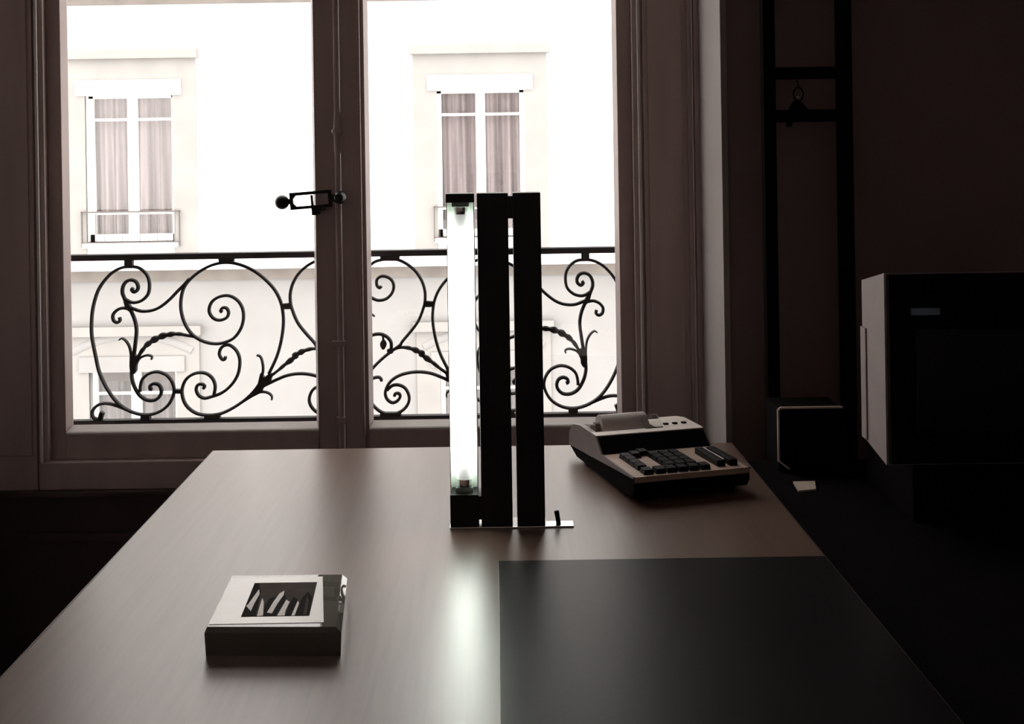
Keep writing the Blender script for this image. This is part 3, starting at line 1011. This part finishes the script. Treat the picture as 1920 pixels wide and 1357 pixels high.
card('printed_shape', 'print_white', zc((990, 554), (1020, 552), (1060, 440), (1048, 420)), L1, L2, cd)

# ------------------------------------------------------------------ dark side table beyond the desk and what stands on it
SZ = .70
st = thing('side_table', 'low black side table beyond the right edge of the desk', 'table', (1.0, 2.0, 0))
B('table_top', 'matt_black', st, .54, 1.75, 1.35, 2.52, SZ - .03, SZ, .002)
for x in (.56, 1.69):
    for y in (1.38, 2.45):
        B('leg', 'steel', st, x, x + .04, y, y + .04, 0, SZ - .03, .003)
B('modesty_panel', 'matt_black', st, .555, .565, 1.42, 2.45, .2, SZ - .03)

YT = 2.05
p = P(1657, 512, YT)
X0, ZTm = p.x, p.z
mon = thing('computer_monitor', 'boxy monitor with grey brown side and black front on the side table', 'monitor', (X0 + .2, YT + .1, SZ))
mw = .41
zb = .815
pr = [(YT, zb), (YT, ZTm), (YT + .125, ZTm - .026), (YT + .125, zb + .02)]
MB().prism(pr, 'x', X0, X0 + mw).build('front_housing', 'housing', mon)
bk = MB()
A0 = [(X0 + .015, YT + .12, zb + .03), (X0 + mw - .015, YT + .12, zb + .03), (X0 + mw - .015, YT + .12, ZTm - .06), (X0 + .015, YT + .12, ZTm - .06)]
A1 = [(X0 + .09, YT + .36, zb + .05), (X0 + mw - .09, YT + .36, zb + .05), (X0 + mw - .09, YT + .36, ZTm - .12), (X0 + .09, YT + .36, ZTm - .12)]
bk.add(A0 + A1, [(3, 2, 1, 0), (4, 5, 6, 7)] + [(i, (i + 1) % 4, 4 + (i + 1) % 4, 4 + i) for i in range(4)])
bk.build('rear_housing', 'housing', mon)
bz = MB()
bz.box(X0 + .004, X0 + mw - .004, YT - .012, YT + .001, zb + .004, ZTm - .002, .003)
bez = bz.build('bezel', 'matt_black', mon)
scn = MB()
n = 10
vs, fs = [], []
sx0, sx1, sz0, sz1 = X0 + .05, X0 + mw - .05, zb + .06, ZTm - .10
for j in range(n + 1):
    for i in range(n + 1):
        u, v = i / n * 2 - 1, j / n * 2 - 1
        vs.append((sx0 + (sx1 - sx0) * i / n, YT - .0125 - .008 * (1 - u * u * .5 - v * v * .5), sz0 + (sz1 - sz0) * j / n))
fs = [(j * (n + 1) + i, j * (n + 1) + i + 1, (j + 1) * (n + 1) + i + 1, (j + 1) * (n + 1) + i) for j in range(n) for i in range(n)]
scn.add(vs, fs, True)
ring = [i for i in range(n + 1)] + [j * (n + 1) + n for j in range(1, n + 1)] + [n * (n + 1) + i for i in range(n - 1, -1, -1)] + [j * (n + 1) for j in range(n - 1, 0, -1)]
scn.add([(vs[i][0], YT - .010, vs[i][2]) for i in ring], [tuple(range(len(ring)))])
nr = len(ring)
kk = (n + 1) ** 2
for i in range(nr):
    scn.f.append((ring[i], ring[(i + 1) % nr], kk + (i + 1) % nr, kk + i))
    scn.smooth.append(False)
scn.build('screen', 'screen', mon)
b0, b1 = P(1708, 578, YT - .013), P(1762, 590, YT - .013)
B('badge_glint', 'badge_glint', bez, b0.x, b1.x, YT - .015, YT - .011, b1.z, b0.z, .0008)  # bluish reflection on the front, shaped and coloured as a plate
B('foot_stand', 'matt_black', mon, X0 + .06, X0 + mw - .06, YT + .04, YT + .3, SZ, zb + .025, .004)
B('side_grip', 'housing', mon, X0 - .003, X0 + .002, YT + .10, YT + .128, zb + .02, P(1620, 612, YT + .12).z, .001)

YB = 2.43
q0 = P(1457, 763, YB)
bx = thing('square_box', 'small square black box with a thin pale rim in front of the dark wall', 'box', (q0.x + .07, YB + .05, SZ))
bw, bh = .136, q0.z - SZ
B('box_body', 'matt_black', bx, q0.x + .003, q0.x + bw, YB, YB + .11, SZ, q0.z - .003, .003)
rp = [(q0.x, SZ + .022), (q0.x, q0.z - .006), (q0.x + .006, q0.z), (q0.x + bw + .001, q0.z), (q0.x + bw + .001, q0.z - .0035), (q0.x + .007, q0.z - .0035), (q0.x + .0035, q0.z - .007), (q0.x + .0035, SZ + .024), (q0.x + .024, SZ + .008), (q0.x + .022, SZ + .005)]
MB().prism(rp, 'y', YB - .004, YB + .002).build('pale_rim', 'rim', bx)

n0 = [D(px, py, SZ) for px, py in ((1487, 906), (1528, 905), (1530, 920), (1497, 923))]
nb = thing('note_card', 'small pale card lying on the black side table beside the desk', 'card', (n0[0].x, n0[0].y, SZ))
MB().prism([(p_.x, p_.y) for p_ in n0], 'z', SZ, SZ + .004).build('card_sheet', 'rim', nb)

# ------------------------------------------------------------------ narrow black rack against the wall
YK = 2.585
rk = thing('ladder_rack', 'narrow black ladder rack with two uprights standing against the dark wall', 'rack', (P(1520, 480, YK).x, YK, 0))


def kx(px, py=450):
    return P(px, py, YK).x


ua0, ua1, ub0, ub1 = kx(1436), kx(1459), kx(1578), kx(1603)
for x0_, x1_ in ((ua0, ua1), (ub0, ub1)):
    B('upright', 'matt_black', rk, x0_, x1_, YK, YK + .03, 0, 2.45, .002)
for py0, py1 in ((125, 147), (205, 228)):
    B('rung', 'matt_black', rk, ua1 - .002, ub0 + .002, YK + .004, YK + .026, P(1520, py1, YK).z, P(1520, py0, YK).z, .002)
for z in (.25, .5, 1.80, 2.1, 2.4):
    B('rung', 'matt_black', rk, ua1 - .002, ub0 + .002, YK + .004, YK + .026, z, z + .026, .002)
hz = P(1494, 147, YK).z
orn = thing('hanging_clip', 'small dark clip with a wire loop hanging from the upper rung of the ladder rack', 'clip', (kx(1494, 147), YK - .004, hz - .1))
cx0 = kx(1494, 160)
MB().tube([(cx0, YK + .010, hz + .002), (cx0, YK - .006, hz - .008), (cx0 + .001, YK - .008, hz - .022)], .0014, 8).build('wire_hook', 'matt_black', orn)
lp = [(cx0 + .001 + .011 * math.sin(t), YK - .008, hz - .036 + .015 * math.cos(t)) for t in [2 * math.pi * i / 20 for i in range(21)]]
MB().tube(lp, .0016, 6).build('wire_loop', 'matt_black', orn)
gl = P(1491, 184, YK - .01)
MB().lathe([(.0005, -.003), (.0026, -.0015), (.0026, .0015), (.0005, .003)], (cx0, YK - .009, gl.z + .002), 'z', 10).build('bead', 'rim', orn)  # pale bead added in place of a tiny glint
cl = [P(px, py, YK - .008) for px, py in ((1493, 186), (1503, 193), (1514, 206), (1508, 216), (1486, 226), (1482, 238), (1475, 236), (1478, 222), (1480, 206), (1486, 194))]
MB().prism([(p_.x, p_.z) for p_ in cl], 'y', YK - .016, YK + .002).build('clip_jaw', 'matt_black', orn)
